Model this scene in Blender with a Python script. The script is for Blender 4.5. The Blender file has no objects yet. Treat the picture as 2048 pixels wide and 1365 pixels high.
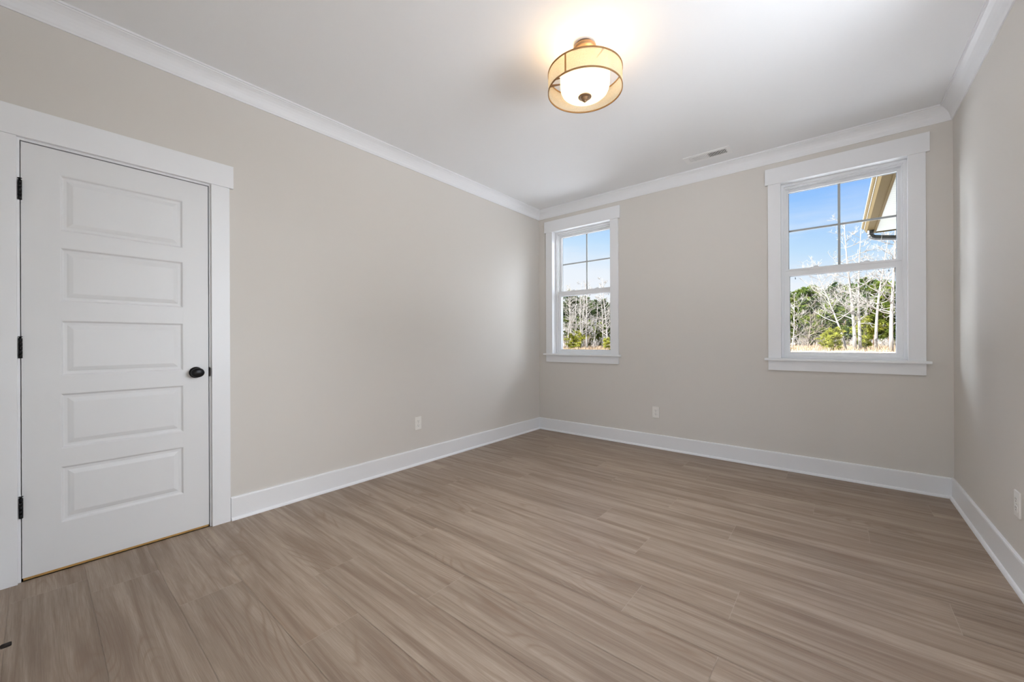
import bpy, bmesh, math, random
from mathutils import Vector, Matrix

C = bpy.context.scene.collection
S = bpy.context.scene
PI = math.pi

# ------------------------------------------------------------------ camera
cd = bpy.data.cameras.new('camera')
cam = bpy.data.objects.new('camera', cd)
C.objects.link(cam)
cd.sensor_width = 36.0
cd.lens = 36.0 * 786.08 / 2048.0
cd.clip_start = 0.02
cd.clip_end = 2000
_y, _r = 0.691063, -0.0039730
_f = Vector((-math.sin(_y), math.cos(_y), 0.0))
_rt = Vector((math.cos(_y), math.sin(_y), 0.0))
_up = Vector((0, 0, 1))
_R = _rt * math.cos(_r) + _up * math.sin(_r)
_U = -_rt * math.sin(_r) + _up * math.cos(_r)
cam.matrix_world = Matrix(((_R.x, _U.x, -_f.x, 0.0), (_R.y, _U.y, -_f.y, 0.0), (_R.z, _U.z, -_f.z, 1.11), (0, 0, 0, 1)))
S.camera = cam

# ------------------------------------------------------------------ exposure
S.view_settings.view_transform = 'Standard'
S.view_settings.look = 'None'
S.view_settings.gamma = 1
S.view_settings.exposure = 0.29
S.view_settings.use_curve_mapping = False
S.cycles.use_denoising = True
S.cycles.max_bounces = 10
S.cycles.diffuse_bounces = 6
S.cycles.transparent_max_bounces = 12
S.cycles.sample_clamp_indirect = 6.0

# ------------------------------------------------------------------ sky
SKY_HORIZON = (0.93, 0.96, 1.0)
w = bpy.data.worlds.new('sky'); S.world = w; w.use_nodes = True
nt = w.node_tree; nt.nodes.clear()
def WN(t, **k):
    n = nt.nodes.new(t)
    for a, b in k.items(): setattr(n, a, b)
    return n
out = WN('ShaderNodeOutputWorld'); bg = WN('ShaderNodeBackground')
tc = WN('ShaderNodeTexCoord'); sep = WN('ShaderNodeSeparateXYZ')
nt.links.new(tc.outputs['Generated'], sep.inputs[0])
# elevation, shifted by azimuth so that the blue starts higher towards the left
ad = WN('ShaderNodeMath', operation='MULTIPLY_ADD'); ad.inputs[1].default_value = 0.15
nt.links.new(sep.outputs['X'], ad.inputs[0]); nt.links.new(sep.outputs['Z'], ad.inputs[2])
rmp = WN('ShaderNodeValToRGB')
e = rmp.color_ramp.elements
e[0].position = 0.0; e[0].color = (*SKY_HORIZON, 1)
e[1].position = 1.0; e[1].color = (0.06, 0.20, 0.75, 1)
for p, c in ((0.10, (0.88, 0.93, 1.0)), (0.17, (0.57, 0.78, 1.0)), (0.25, (0.34, 0.60, 1.0)), (0.34, (0.24, 0.48, 1.0))):
    x = e.new(p); x.color = (*c, 1)
nt.links.new(ad.outputs[0], rmp.inputs[0])
mp = WN('ShaderNodeMapping'); mp.inputs['Scale'].default_value = (2.2, 2.2, 16)
nz = WN('ShaderNodeTexNoise'); nz.inputs['Scale'].default_value = 1.6; nz.inputs['Detail'].default_value = 6; nz.inputs['Roughness'].default_value = 0.55
nt.links.new(tc.outputs['Generated'], mp.inputs[0]); nt.links.new(mp.outputs[0], nz.inputs[0])
cr = WN('ShaderNodeValToRGB'); cr.color_ramp.elements[0].position = 0.50; cr.color_ramp.elements[1].position = 0.72
nt.links.new(nz.outputs[0], cr.inputs[0])
mr = WN('ShaderNodeMapRange'); mr.inputs[1].default_value = 0.32; mr.inputs[2].default_value = 0.12; mr.inputs[3].default_value = 0.0; mr.inputs[4].default_value = 0.85
nt.links.new(sep.outputs['Z'], mr.inputs[0])
mu = WN('ShaderNodeMath', operation='MULTIPLY'); nt.links.new(cr.outputs[0], mu.inputs[0]); nt.links.new(mr.outputs[0], mu.inputs[1])
mx = WN('ShaderNodeMixRGB'); mx.inputs[2].default_value = (0.93, 0.94, 0.98, 1)
nt.links.new(mu.outputs[0], mx.inputs[0]); nt.links.new(rmp.outputs[0], mx.inputs[1])
# added sky glow on both unseen flanks, put in to brighten the room
FLANK_BOOST = 9.0
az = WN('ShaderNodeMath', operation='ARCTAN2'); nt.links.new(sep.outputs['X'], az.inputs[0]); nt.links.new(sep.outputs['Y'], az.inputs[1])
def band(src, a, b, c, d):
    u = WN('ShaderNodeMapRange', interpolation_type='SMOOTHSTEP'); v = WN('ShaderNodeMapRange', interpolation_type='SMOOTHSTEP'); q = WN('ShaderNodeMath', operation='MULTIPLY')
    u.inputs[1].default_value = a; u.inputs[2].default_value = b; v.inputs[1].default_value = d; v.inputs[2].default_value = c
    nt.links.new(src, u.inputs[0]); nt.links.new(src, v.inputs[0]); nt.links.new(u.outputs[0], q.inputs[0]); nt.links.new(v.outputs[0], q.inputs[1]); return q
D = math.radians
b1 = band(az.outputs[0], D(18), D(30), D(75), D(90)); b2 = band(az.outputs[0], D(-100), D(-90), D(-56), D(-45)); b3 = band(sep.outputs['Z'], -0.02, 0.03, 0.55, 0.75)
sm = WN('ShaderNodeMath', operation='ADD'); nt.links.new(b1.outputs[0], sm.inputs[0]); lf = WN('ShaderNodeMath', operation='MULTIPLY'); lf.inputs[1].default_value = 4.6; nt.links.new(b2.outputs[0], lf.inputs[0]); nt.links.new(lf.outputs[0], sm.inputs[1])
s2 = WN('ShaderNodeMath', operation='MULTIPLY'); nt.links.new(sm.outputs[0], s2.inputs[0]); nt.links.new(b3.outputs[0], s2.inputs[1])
hc = WN('ShaderNodeVectorMath', operation='SCALE'); hc.inputs[0].default_value = (0.90 * FLANK_BOOST, 0.96 * FLANK_BOOST, 1.02 * FLANK_BOOST); nt.links.new(s2.outputs[0], hc.inputs['Scale'])
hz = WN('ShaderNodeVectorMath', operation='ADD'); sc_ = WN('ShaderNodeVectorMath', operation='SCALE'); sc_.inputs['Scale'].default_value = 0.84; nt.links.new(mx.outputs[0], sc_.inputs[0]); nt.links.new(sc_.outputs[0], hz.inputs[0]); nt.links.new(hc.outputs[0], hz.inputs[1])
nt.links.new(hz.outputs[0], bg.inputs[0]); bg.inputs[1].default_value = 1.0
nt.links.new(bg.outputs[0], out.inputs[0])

# ------------------------------------------------------------------ lights
def light(name, kind, loc, energy, color=(1, 1, 1), rot=None, direction=None, **k):
    l = bpy.data.lights.new(name, kind); o = bpy.data.objects.new(name, l); C.objects.link(o)
    l.energy = energy; l.color = color; o.location = loc
    if direction is not None: o.rotation_euler = Vector(direction).to_track_quat('-Z', 'Y').to_euler()
    for a, b in k.items(): setattr(l, a, b)
    return o
light('sun', 'SUN', (-20, -30, 30), 18.0, (1.0, 0.965, 0.92), direction=(0.45, 0.80, -0.80), angle=0.009)
# added fill lights, unseen: one outside the added side window, one in the hall
light('side_fill', 'AREA', (1.20, 1.75, 1.50), 33, (0.87, 0.94, 1.0), direction=(-1, 0.3, 0.1), shape='RECTANGLE', size=1.1, size_y=1.4)
light('hall_fill', 'AREA', (-0.1, -1.40, 1.25), 11, (0.87, 0.94, 1.0), direction=(-0.1, 1, 0.05), shape='RECTANGLE', size=1.1, size_y=1.4)
for wx in (-2.319, 0.0155):    # tells the renderer where daylight comes in; gives no light itself
    p_ = light('window_portal', 'AREA', (wx, 4.25, 1.70), 1, direction=(0, -1, 0), shape='RECTANGLE', size=0.76, size_y=1.5); p_.data.cycles.is_portal = True
LAMP_BULB = 2.0
DOWN_FILL = 55.0

# ------------------------------------------------------------------ materials
MAT = {}
def mat(name, col, rough=0.5, metal=0.0, spec=None, bump=None, noise=None):
    m = bpy.data.materials.new(name); m.use_nodes = True
    n = m.node_tree.nodes; b = n['Principled BSDF']; L = m.node_tree.links
    b.inputs['Base Color'].default_value = (*col, 1); b.inputs['Roughness'].default_value = rough; b.inputs['Metallic'].default_value = metal
    if spec is not None: b.inputs['Specular IOR Level'].default_value = spec
    t = n.new('ShaderNodeTexCoord')
    if noise:
        sc, amt = noise
        x = n.new('ShaderNodeTexNoise'); x.inputs['Scale'].default_value = sc; x.inputs['Detail'].default_value = 4
        L.new(t.outputs['Object'], x.inputs['Vector'])
        mm = n.new('ShaderNodeMixRGB')
        mm.inputs[1].default_value = (*[c * (1 - amt) for c in col], 1); mm.inputs[2].default_value = (*[min(1, c * (1 + amt)) for c in col], 1)
        L.new(x.outputs[0], mm.inputs[0]); L.new(mm.outputs[0], b.inputs['Base Color'])
    if bump:
        sc, st = bump
        x = n.new('ShaderNodeTexNoise'); x.inputs['Scale'].default_value = sc; x.inputs['Detail'].default_value = 3
        L.new(t.outputs['Object'], x.inputs['Vector'])
        bp = n.new('ShaderNodeBump'); bp.inputs['Strength'].default_value = st; bp.inputs['Distance'].default_value = 0.002
        L.new(x.outputs[0], bp.inputs['Height']); L.new(bp.outputs[0], b.inputs['Normal'])
    MAT[name] = m
    return m
mat('wall_paint', (0.68, 0.65, 0.607), 0.75, spec=0.25, bump=(220, 0.08))
mat('ceiling_paint', (0.87, 0.88, 0.89), 0.85, spec=0.2, bump=(180, 0.08))
mat('trim_paint', (0.83, 0.84, 0.855), 0.38, spec=0.4)
mat('door_paint', (0.76, 0.765, 0.77), 0.42, spec=0.4)
mat('vinyl', (0.84, 0.85, 0.86), 0.35)
mat('muntin_grey', (0.42, 0.42, 0.40), 0.5)
mat('spacer', (0.10, 0.12, 0.14), 0.4)
mat('black_metal', (0.012, 0.012, 0.013), 0.35, 0.6)
mat('dark_bronze', (0.016, 0.010, 0.007), 0.45, 0.5)
mat('rubber', (0.012, 0.007, 0.005), 0.7)
mat('bronze', (0.27, 0.165, 0.09), 0.4, 0.5)
mat('strip_tan', (0.62, 0.36, 0.11), 0.6, noise=(30, 0.25))
mat('outlet_plastic', (0.84, 0.82, 0.78), 0.35)
mat('dark_slot', (0.03, 0.027, 0.025), 0.7)
mat('screw', (0.6, 0.58, 0.54), 0.4, 0.3)
mat('vent_white', (0.90, 0.90, 0.90), 0.45)
mat('duct_shade', (0.02, 0.02, 0.02), 0.8)
mat('gutter_tan', (0.070, 0.046, 0.015), 0.8, spec=0.08)
mat('gutter_highlight', (0.25, 0.27, 0.25), 0.3)
mat('downspout_dark', (0.02, 0.019, 0.016), 0.35)
mat('siding', (0.17, 0.16, 0.14), 0.7)
mat('shingle', (0.09, 0.08, 0.075), 0.9, noise=(25, 0.5))
mat('sheath', (0.45, 0.43, 0.40), 0.8)
mat('pine_bark', (0.16, 0.11, 0.08), 0.9, noise=(3, 0.4))
mat('pale_bark', (0.235, 0.218, 0.195), 0.8, noise=(1.2, 0.35))
mat('brush_twig', (0.17, 0.14, 0.11), 0.9, noise=(2, 0.35))
mat('straw', (0.26, 0.19, 0.12), 0.9, noise=(0.5, 0.35))

def glass_mat():
    m = bpy.data.materials.new('window_glass'); m.use_nodes = True
    n = m.node_tree.nodes; L = m.node_tree.links; n.clear()
    o = n.new('ShaderNodeOutputMaterial'); t = n.new('ShaderNodeBsdfTransparent'); g = n.new('ShaderNodeBsdfGlossy'); x = n.new('ShaderNodeMixShader')
    t.inputs[0].default_value = (0.97, 0.98, 0.985, 1); g.inputs['Roughness'].default_value = 0.0
    fr = n.new('ShaderNodeFresnel'); fr.inputs[0].default_value = 1.2
    L.new(fr.outputs[0], x.inputs[0]); L.new(t.outputs[0], x.inputs[1]); L.new(g.outputs[0], x.inputs[2]); L.new(x.outputs[0], o.inputs[0])
    MAT['glass'] = m
glass_mat()

def shade_mat():   # sheer woven drum fabric
    m = bpy.data.materials.new('sheer_shade'); m.use_nodes = True
    n = m.node_tree.nodes; L = m.node_tree.links; n.clear()
    o = n.new('ShaderNodeOutputMaterial')
    d = n.new('ShaderNodeBsdfDiffuse'); d.inputs[0].default_value = (0.90, 0.82, 0.68, 1)
    t = n.new('ShaderNodeBsdfTranslucent'); t.inputs[0].default_value = (0.90, 0.78, 0.56, 1)
    tr = n.new('ShaderNodeBsdfTransparent'); tr.inputs[0].default_value = (1.0, 0.97, 0.90, 1)
    a = n.new('ShaderNodeMixShader'); a.inputs[0].default_value = 0.55
    b = n.new('ShaderNodeMixShader')
    tc = n.new('ShaderNodeTexCoord'); wv = n.new('ShaderNodeTexNoise'); wv.inputs['Scale'].default_value = 260
    mr = n.new('ShaderNodeMapRange'); mr.inputs[3].default_value = 0.35; mr.inputs[4].default_value = 0.60
    L.new(tc.outputs['Object'], wv.inputs[0]); L.new(wv.outputs[0], mr.inputs[0]); L.new(mr.outputs[0], b.inputs[0])
    L.new(d.outputs[0], a.inputs[1]); L.new(t.outputs[0], a.inputs[2]); L.new(a.outputs[0], b.inputs[1]); L.new(tr.outputs[0], b.inputs[2]); L.new(b.outputs[0], o.inputs[0])
    MAT['shade'] = m
shade_mat()

def bowl_mat():    # frosted lamp glass, lit from inside
    m = bpy.data.materials.new('frosted_bowl'); m.use_nodes = True
    n = m.node_tree.nodes; L = m.node_tree.links; n.clear()
    o = n.new('ShaderNodeOutputMaterial'); t = n.new('ShaderNodeBsdfTranslucent'); t.inputs[0].default_value = (0.62, 0.56, 0.44, 1)
    d = n.new('ShaderNodeBsdfPrincipled'); d.inputs['Base Color'].default_value = (0.9, 0.86, 0.78, 1); d.inputs['Roughness'].default_value = 0.35
    x = n.new('ShaderNodeMixShader'); x.inputs[0].default_value = 0.35
    em = n.new('ShaderNodeEmission'); em.inputs[0].default_value = (1.0, 0.90, 0.68, 1); em.inputs[1].default_value = 0.65
    ad = n.new('ShaderNodeAddShader')
    L.new(t.outputs[0], x.inputs[1]); L.new(d.outputs[0], x.inputs[2]); L.new(x.outputs[0], ad.inputs[0]); L.new(em.outputs[0], ad.inputs[1]); L.new(ad.outputs[0], o.inputs[0])
    MAT['bowl'] = m
bowl_mat()

def leaf_mat(name, c1, c2, scale=0.6):
    m = bpy.data.materials.new(name); m.use_nodes = True
    n = m.node_tree.nodes; L = m.node_tree.links; n.clear()
    o = n.new('ShaderNodeOutputMaterial'); d = n.new('ShaderNodeBsdfDiffuse'); t = n.new('ShaderNodeBsdfTranslucent'); x = n.new('ShaderNodeMixShader'); x.inputs[0].default_value = 0.35
    tc = n.new('ShaderNodeTexCoord'); nz = n.new('ShaderNodeTexNoise'); nz.inputs['Scale'].default_value = scale; nz.inputs['Detail'].default_value = 5
    oi = n.new('ShaderNodeObjectInfo')
    r = n.new('ShaderNodeMapRange'); r.inputs[1].default_value = 0.35; r.inputs[2].default_value = 0.65
    ma = n.new('ShaderNodeMath'); ma.operation = 'MULTIPLY_ADD'; ma.inputs[1].default_value = 0.5
    sb = n.new('ShaderNodeMath'); sb.operation = 'SUBTRACT'; sb.inputs[1].default_value = 0.25; sb.use_clamp = True
    mx = n.new('ShaderNodeMixRGB'); mx.inputs[1].default_value = (*c1, 1); mx.inputs[2].default_value = (*c2, 1)
    L.new(tc.outputs['Object'], nz.inputs[0]); L.new(nz.outputs[0], r.inputs[0])
    L.new(oi.outputs['Random'], ma.inputs[0]); L.new(r.outputs[0], ma.inputs[2]); L.new(ma.outputs[0], sb.inputs[0]); L.new(sb.outputs[0], mx.inputs[0])
    L.new(mx.outputs[0], d.inputs[0]); L.new(mx.outputs[0], t.inputs[0]); L.new(d.outputs[0], x.inputs[1]); L.new(t.outputs[0], x.inputs[2]); L.new(x.outputs[0], o.inputs[0])
    MAT[name] = m
leaf_mat('pine_needles', (0.04, 0.07, 0.018), (0.17, 0.20, 0.035))
leaf_mat('dark_needles', (0.03, 0.05, 0.022), (0.10, 0.125, 0.045))
leaf_mat('yellow_needles', (0.16, 0.17, 0.02), (0.28, 0.28, 0.05))
leaf_mat('far_needles', (0.04, 0.065, 0.022), (0.13, 0.155, 0.05), 0.12)

def ground_mat():
    m = mat('field', (0.6, 0.45, 0.3), 0.95)
    n = m.node_tree.nodes; L = m.node_tree.links; b = n['Principled BSDF']
    tc = n.new('ShaderNodeTexCoord'); nz = n.new('ShaderNodeTexNoise'); nz.inputs['Scale'].default_value = 0.35; nz.inputs['Detail'].default_value = 8; nz.inputs['Roughness'].default_value = 0.7
    r = n.new('ShaderNodeValToRGB'); r.color_ramp.elements[0].position = 0.35; r.color_ramp.elements[0].color = (0.10, 0.06, 0.03, 1)
    r.color_ramp.elements[1].position = 0.62; r.color_ramp.elements[1].color = (0.30, 0.235, 0.16, 1)
    L.new(tc.outputs['Object'], nz.inputs[0]); L.new(nz.outputs[0], r.inputs[0]); L.new(r.outputs[0], b.inputs['Base Color'])
ground_mat()

def soffit_mat():
    m = mat('soffit_vinyl', (0.82, 0.80, 0.70), 0.5)
    n = m.node_tree.nodes; L = m.node_tree.links; b = n['Principled BSDF']
    tc = n.new('ShaderNodeTexCoord'); wv = n.new('ShaderNodeTexWave'); wv.bands_direction = 'Y'; wv.inputs['Scale'].default_value = 3.2
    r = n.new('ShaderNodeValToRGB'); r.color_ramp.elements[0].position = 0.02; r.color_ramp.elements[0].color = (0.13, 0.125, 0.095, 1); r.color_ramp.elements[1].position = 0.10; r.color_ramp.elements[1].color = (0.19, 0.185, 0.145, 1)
    L.new(tc.outputs['Object'], wv.inputs[0]); L.new(wv.outputs['Fac'], r.inputs[0]); L.new(r.outputs[0], b.inputs['Base Color'])
soffit_mat()

def floor_mat():
    m = mat('oak_plank', (0.4, 0.3, 0.2), 0.42)
    n = m.node_tree.nodes; L = m.node_tree.links; b = n['Principled BSDF']
    uv = n.new('ShaderNodeUVMap'); uv.uv_map = 'grain'
    at = n.new('ShaderNodeAttribute'); at.attribute_name = 'plank'
    def mapped(sx, sy):
        p = n.new('ShaderNodeMapping'); p.inputs['Scale'].default_value = (sx, sy, 1); L.new(uv.outputs[0], p.inputs[0]); return p
    def noise(p, sc, det, ro=0.5, dis=0.0):
        x = n.new('ShaderNodeTexNoise'); x.inputs['Scale'].default_value = sc; x.inputs['Detail'].default_value = det; x.inputs['Roughness'].default_value = ro; x.inputs['Distortion'].default_value = dis
        L.new(p.outputs[0], x.inputs['Vector']); return x
    def mixc(f, c1, c2, mode='MIX'):
        x = n.new('ShaderNodeMixRGB'); x.blend_type = mode
        for i, v in ((0, f), (1, c1), (2, c2)):
            if hasattr(v, 'is_linked') or hasattr(v, 'links'): L.new(v, x.inputs[i])
            elif isinstance(v, float): x.inputs[i].default_value = v
            else: x.inputs[i].default_value = (*v, 1)
        return x
    def rng(src, a, c, lo, hi):
        x = n.new('ShaderNodeMapRange'); x.inputs[1].default_value = a; x.inputs[2].default_value = c; x.inputs[3].default_value = lo; x.inputs[4].default_value = hi
        L.new(src, x.inputs[0]); return x
    broad = noise(mapped(0.75, 10.0), 1.3, 4, 0.55, 0.9)
    streak = noise(mapped(0.9, 30.0), 1.2, 5, 0.6, 0.5)
    fine = noise(mapped(7.0, 330.0), 1.0, 3, 0.7)
    # cathedral rings: contour lines of a slow noise field stretched along the board
    field = noise(mapped(0.75, 4.2), 1.1, 1.5, 0.4, 0.25)
    ml = n.new('ShaderNodeMath'); ml.operation = 'MULTIPLY'; ml.inputs[1].default_value = 46.0; L.new(field.outputs[0], ml.inputs[0])
    fr = n.new('ShaderNodeMath'); fr.operation = 'PINGPONG'; fr.inputs[1].default_value = 1.0; L.new(ml.outputs[0], fr.inputs[0])
    ringm = noise(mapped(0.8, 3.0), 1.7, 1, 0.5)
    c1 = mixc(rng(broad.outputs[0], 0.34, 0.62, 0.0, 1.0).outputs[0], (0.255, 0.188, 0.138), (0.40, 0.318, 0.247))
    c2 = mixc(rng(streak.outputs[0], 0.30, 0.52, 0.62, 0.0).outputs[0], c1.outputs[0], (0.175, 0.118, 0.08))
    c3 = mixc(rng(fine.outputs[0], 0.36, 0.60, 0.34, 0.0).outputs[0], c2.outputs[0], (0.19, 0.13, 0.092))
    rm = n.new('ShaderNodeMath'); rm.operation = 'MULTIPLY'
    L.new(rng(fr.outputs[0], 0.0, 0.45, 0.62, 0.0).outputs[0], rm.inputs[0]); L.new(rng(ringm.outputs[0], 0.50, 0.62, 0.0, 1.0).outputs[0], rm.inputs[1])
    c4 = mixc(rm.outputs[0], c3.outputs[0], (0.23, 0.155, 0.105))
    hs = n.new('ShaderNodeHueSaturation'); L.new(rng(at.outputs['Fac'], 0.0, 1.0, 0.93, 1.06).outputs[0], hs.inputs['Value']); hs.inputs['Saturation'].default_value = 1.0
    L.new(c4.outputs[0], hs.inputs['Color']); L.new(hs.outputs[0], b.inputs['Base Color'])
    L.new(rng(fine.outputs[0], 0.3, 0.7, 0.50, 0.40).outputs[0], b.inputs['Roughness'])
    b.inputs['Specular IOR Level'].default_value = 0.35
    bp = n.new('ShaderNodeBump'); bp.inputs['Strength'].default_value = 0.12; bp.inputs['Distance'].default_value = 0.001
    L.new(fine.outputs[0], bp.inputs['Height']); L.new(bp.outputs[0], b.inputs['Normal'])
floor_mat()
mat('seam_highlight', (0.42, 0.34, 0.27), 0.6)  # pale groove base, standing in for light caught on plank edges

# ------------------------------------------------------------------ mesh helpers
class MB:
    def __init__(s): s.v = []; s.f = []; s.mi = []; s.sm = []
    def face(s, pts, mi=0, smooth=False):
        k = len(s.v); s.v += [tuple(p) for p in pts]; s.f.append(tuple(range(k, k + len(pts)))); s.mi.append(mi); s.sm.append(smooth)
    def mesh(s, vs, fs, mi=0, smooth=False):
        k = len(s.v); s.v += [tuple(p) for p in vs]
        for f in fs: s.f.append(tuple(i + k for i in f)); s.mi.append(mi); s.sm.append(smooth)
    def box(s, a, b, mi=0, bev=0.0):
        x0, y0, z0 = [min(p, q) for p, q in zip(a, b)]; x1, y1, z1 = [max(p, q) for p, q in zip(a, b)]
        if bev <= 0:
            vs = [(x, y, z) for x in (x0, x1) for y in (y0, y1) for z in (z0, z1)]
            s.mesh(vs, [(0, 1, 3, 2), (4, 6, 7, 5), (0, 4, 5, 1), (2, 3, 7, 6), (0, 2, 6, 4), (1, 5, 7, 3)], mi); return
        bm = bmesh.new(); bmesh.ops.create_cube(bm, size=1.0)
        for v in bm.verts: v.co = Vector(((x0 + x1) / 2 + v.co.x * (x1 - x0), (y0 + y1) / 2 + v.co.y * (y1 - y0), (z0 + z1) / 2 + v.co.z * (z1 - z0)))
        bmesh.ops.bevel(bm, geom=list(bm.edges), offset=bev, segments=2, affect='EDGES', profile=0.6)
        bm.verts.index_update()
        s.mesh([v.co[:] for v in bm.verts], [[v.index for v in f.verts] for f in bm.faces], mi); bm.free()
    def lathe(s, prof, o=(0, 0, 0), ax='Z', n=40, mi=0, smooth=True):
        # prof: (radius, height along axis)
        vs = []; fs = []
        for r, h in prof:
            for i in range(n):
                a = 2 * PI * i / n; c, d = r * math.cos(a), r * math.sin(a)
                p = {'Z': (c, d, h), 'X': (h, c, d), 'Y': (d, h, c)}[ax]
                vs.append((p[0] + o[0], p[1] + o[1], p[2] + o[2]))
        for k in range(len(prof) - 1):
            for i in range(n):
                j = (i + 1) % n
                fs.append((k * n + i, k * n + j, (k + 1) * n + j, (k + 1) * n + i))
        s.mesh(vs, fs, mi, smooth)
    def tube(s, pts, rad, n=8, mi=0, caps=True, smooth=True):
        pts = [Vector(p) for p in pts]; rr = rad if isinstance(rad, (list, tuple)) else [rad] * len(pts)
        vs = []; fs = []; prev = None
        for k, p in enumerate(pts):
            t = (pts[min(k + 1, len(pts) - 1)] - pts[max(k - 1, 0)]).normalized()
            u = prev - t * prev.dot(t) if prev is not None else (Vector((1, 0, 0)) if abs(t.x) < 0.8 else Vector((0, 1, 0)))
            u = (u - t * u.dot(t)).normalized(); prev = u; q = t.cross(u)
            for i in range(n):
                a = 2 * PI * (i + 0.5) / n; vs.append(p + (u * math.cos(a) + q * math.sin(a)) * rr[k])
        for k in range(len(pts) - 1):
            for i in range(n):
                j = (i + 1) % n; fs.append((k * n + i, k * n + j, (k + 1) * n + j, (k + 1) * n + i))
        if caps: fs.append(tuple(range(n))[::-1]); fs.append(tuple(range((len(pts) - 1) * n, len(pts) * n)))
        s.mesh(vs, fs, mi, smooth)
    def data(s, name, mats):
        me = bpy.data.meshes.new(name); me.from_pydata(s.v, [], s.f); me.update()
        for m in mats: me.materials.append(MAT[m])
        me.polygons.foreach_set('material_index', s.mi); me.polygons.foreach_set('use_smooth', s.sm)
        return me
    def build(s, name, mats, parent=None, normals=True):
        me = s.data(name, mats if isinstance(mats, (list, tuple)) else [mats])
        if normals:
            bm = bmesh.new(); bm.from_mesh(me); bmesh.ops.recalc_face_normals(bm, faces=bm.faces); bm.to_mesh(me); bm.free()
        o = bpy.data.objects.new(name, me); C.objects.link(o)
        if parent: o.parent = parent
        return o

def tag(o, label=None, cat=None, group=None, kind=None):
    if label: o['label'] = label
    if cat: o['category'] = cat
    if group: o['group'] = group
    if kind: o['kind'] = kind
    return o
def empty(name, loc=(0, 0, 0), rz=0.0):
    o = bpy.data.objects.new(name, None); C.objects.link(o); o.location = loc; o.rotation_euler = (0, 0, rz); o.empty_display_size = 0.1; return o
def struct(name, mb, mats, label, cat): return tag(mb.build(name, mats), label, cat, kind='structure')

# ------------------------------------------------------------------ room
XL, XR, YF, YB, H = -2.915, 0.625, -0.16, 4.066, 2.743
WT = 0.20                                  # thickness of the outer walls

def wall_with_holes(axis, pos, back, u0, u1, z0, z1, holes):
    # slab between planes pos and back; holes: (u0, u1, z0, z1)
    m = MB()
    us = sorted({u0, u1, *[h[0] for h in holes], *[h[1] for h in holes]}); zs = sorted({z0, z1, *[h[2] for h in holes], *[h[3] for h in holes]})
    def P(d, u, z): return (d, u, z) if axis == 'X' else (u, d, z)
    def inside(u, z): return any(h[0] < u < h[1] and h[2] < z < h[3] for h in holes)
    for i in range(len(us) - 1):
        for j in range(len(zs) - 1):
            if inside((us[i] + us[i + 1]) / 2, (zs[j] + zs[j + 1]) / 2): continue
            for d in (pos, back): m.face([P(d, us[i], zs[j]), P(d, us[i + 1], zs[j]), P(d, us[i + 1], zs[j + 1]), P(d, us[i], zs[j + 1])])
    for a, b, c, d in holes + [(u0, u1, z0, z1)]:
        for q in (((a, c), (b, c)), ((b, c), (b, d)), ((b, d), (a, d)), ((a, d), (a, c))):
            (ua, za), (ub, zb) = q
            m.face([P(pos, ua, za), P(back, ua, za), P(back, ub, zb), P(pos, ub, zb)])
    return m

# floor: nine-inch boards running along the back wall
PW, PL, Y0 = 0.2286, 1.515, 0.149
JOINT = {-2: -2.1, -1: -1.2, 0: -2.55, 1: -0.62, 2: -1.51, 3: -1.91, 4: -1.365, 5: -1.84, 6: -2.20, 7: -1.85, 8: -2.33, 9: -1.155, 10: -1.985, 11: -2.38, 12: -1.38, 13: -1.635, 14: -2.325, 15: -1.05, 16: -1.835, 17: -2.6}
def build_floor():
    rnd = random.Random(5)
    vs = []; fs = []; mi = []; uv = []; pk = []
    X0, X1, YA, YC = XL - 0.06, XR + 0.05, YF - 1.75, YB + 0.05
    g = 0.0007
    rows = range(-8, 18)
    for r in rows:
        ya, yb = Y0 + PW * r, Y0 + PW * (r + 1)
        ya, yb = max(ya, YA), min(yb, YC)
        if yb - ya < 0.01: continue
        j = JOINT.get(r, rnd.uniform(-2.9, -1.4)); xs = [j + PL * k for k in range(-3, 5)]
        for a, b in zip(xs[:-1], xs[1:]):
            a, b = max(a, X0), min(b, X1)
            if b - a < 0.01: continue
            du, dv, q = rnd.uniform(0, 50), rnd.uniform(0, 50), rnd.random()
            k = len(vs); z = 0.0
            vs += [(a + g, ya + g, z), (b - g, ya + g, z), (b - g, yb - g, z), (a + g, yb - g, z)]
            fs.append((k, k + 1, k + 2, k + 3)); mi.append(0)
            uv += [(a + du, ya + dv), (b + du, ya + dv), (b + du, yb + dv), (a + du, yb + dv)]; pk += [q] * 4
    k = len(vs); vs += [(X0, YA, -0.0012), (X1, YA, -0.0012), (X1, YC, -0.0012), (X0, YC, -0.0012)]; fs.append((k, k + 1, k + 2, k + 3)); mi.append(1); uv += [(0, 0)] * 4; pk += [0.5] * 4
    k = len(vs); vs += [(X0, YA, -0.2), (X1, YA, -0.2), (X1, YC, -0.2), (X0, YC, -0.2)]; fs.append((k + 3, k + 2, k + 1, k)); mi.append(1); uv += [(0, 0)] * 4; pk += [0.5] * 4
    me = bpy.data.meshes.new('floor'); me.from_pydata(vs, [], fs); me.update()
    l = me.uv_layers.new(name='grain')
    for p in me.polygons:
        for li in p.loop_indices: l.data[li].uv = uv[me.loops[li].vertex_index]
    at = me.attributes.new('plank', 'FLOAT', 'POINT'); at.data.foreach_set('value', pk)
    me.materials.append(MAT['oak_plank']); me.materials.append(MAT['seam_highlight']); me.polygons.foreach_set('material_index', mi)
    o = bpy.data.objects.new('floor', me); C.objects.link(o)
    tag(o, 'grey-brown oak plank floor running along the window wall', 'floor', kind='structure')
build_floor()

m = MB(); m.box((XL - 0.3, YF - 1.8, H), (XR + 0.3, YB + 0.3, H + 0.25)); struct('ceiling', m, ['ceiling_paint'], 'smooth flat white ceiling with the drum lamp', 'ceiling')

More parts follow.
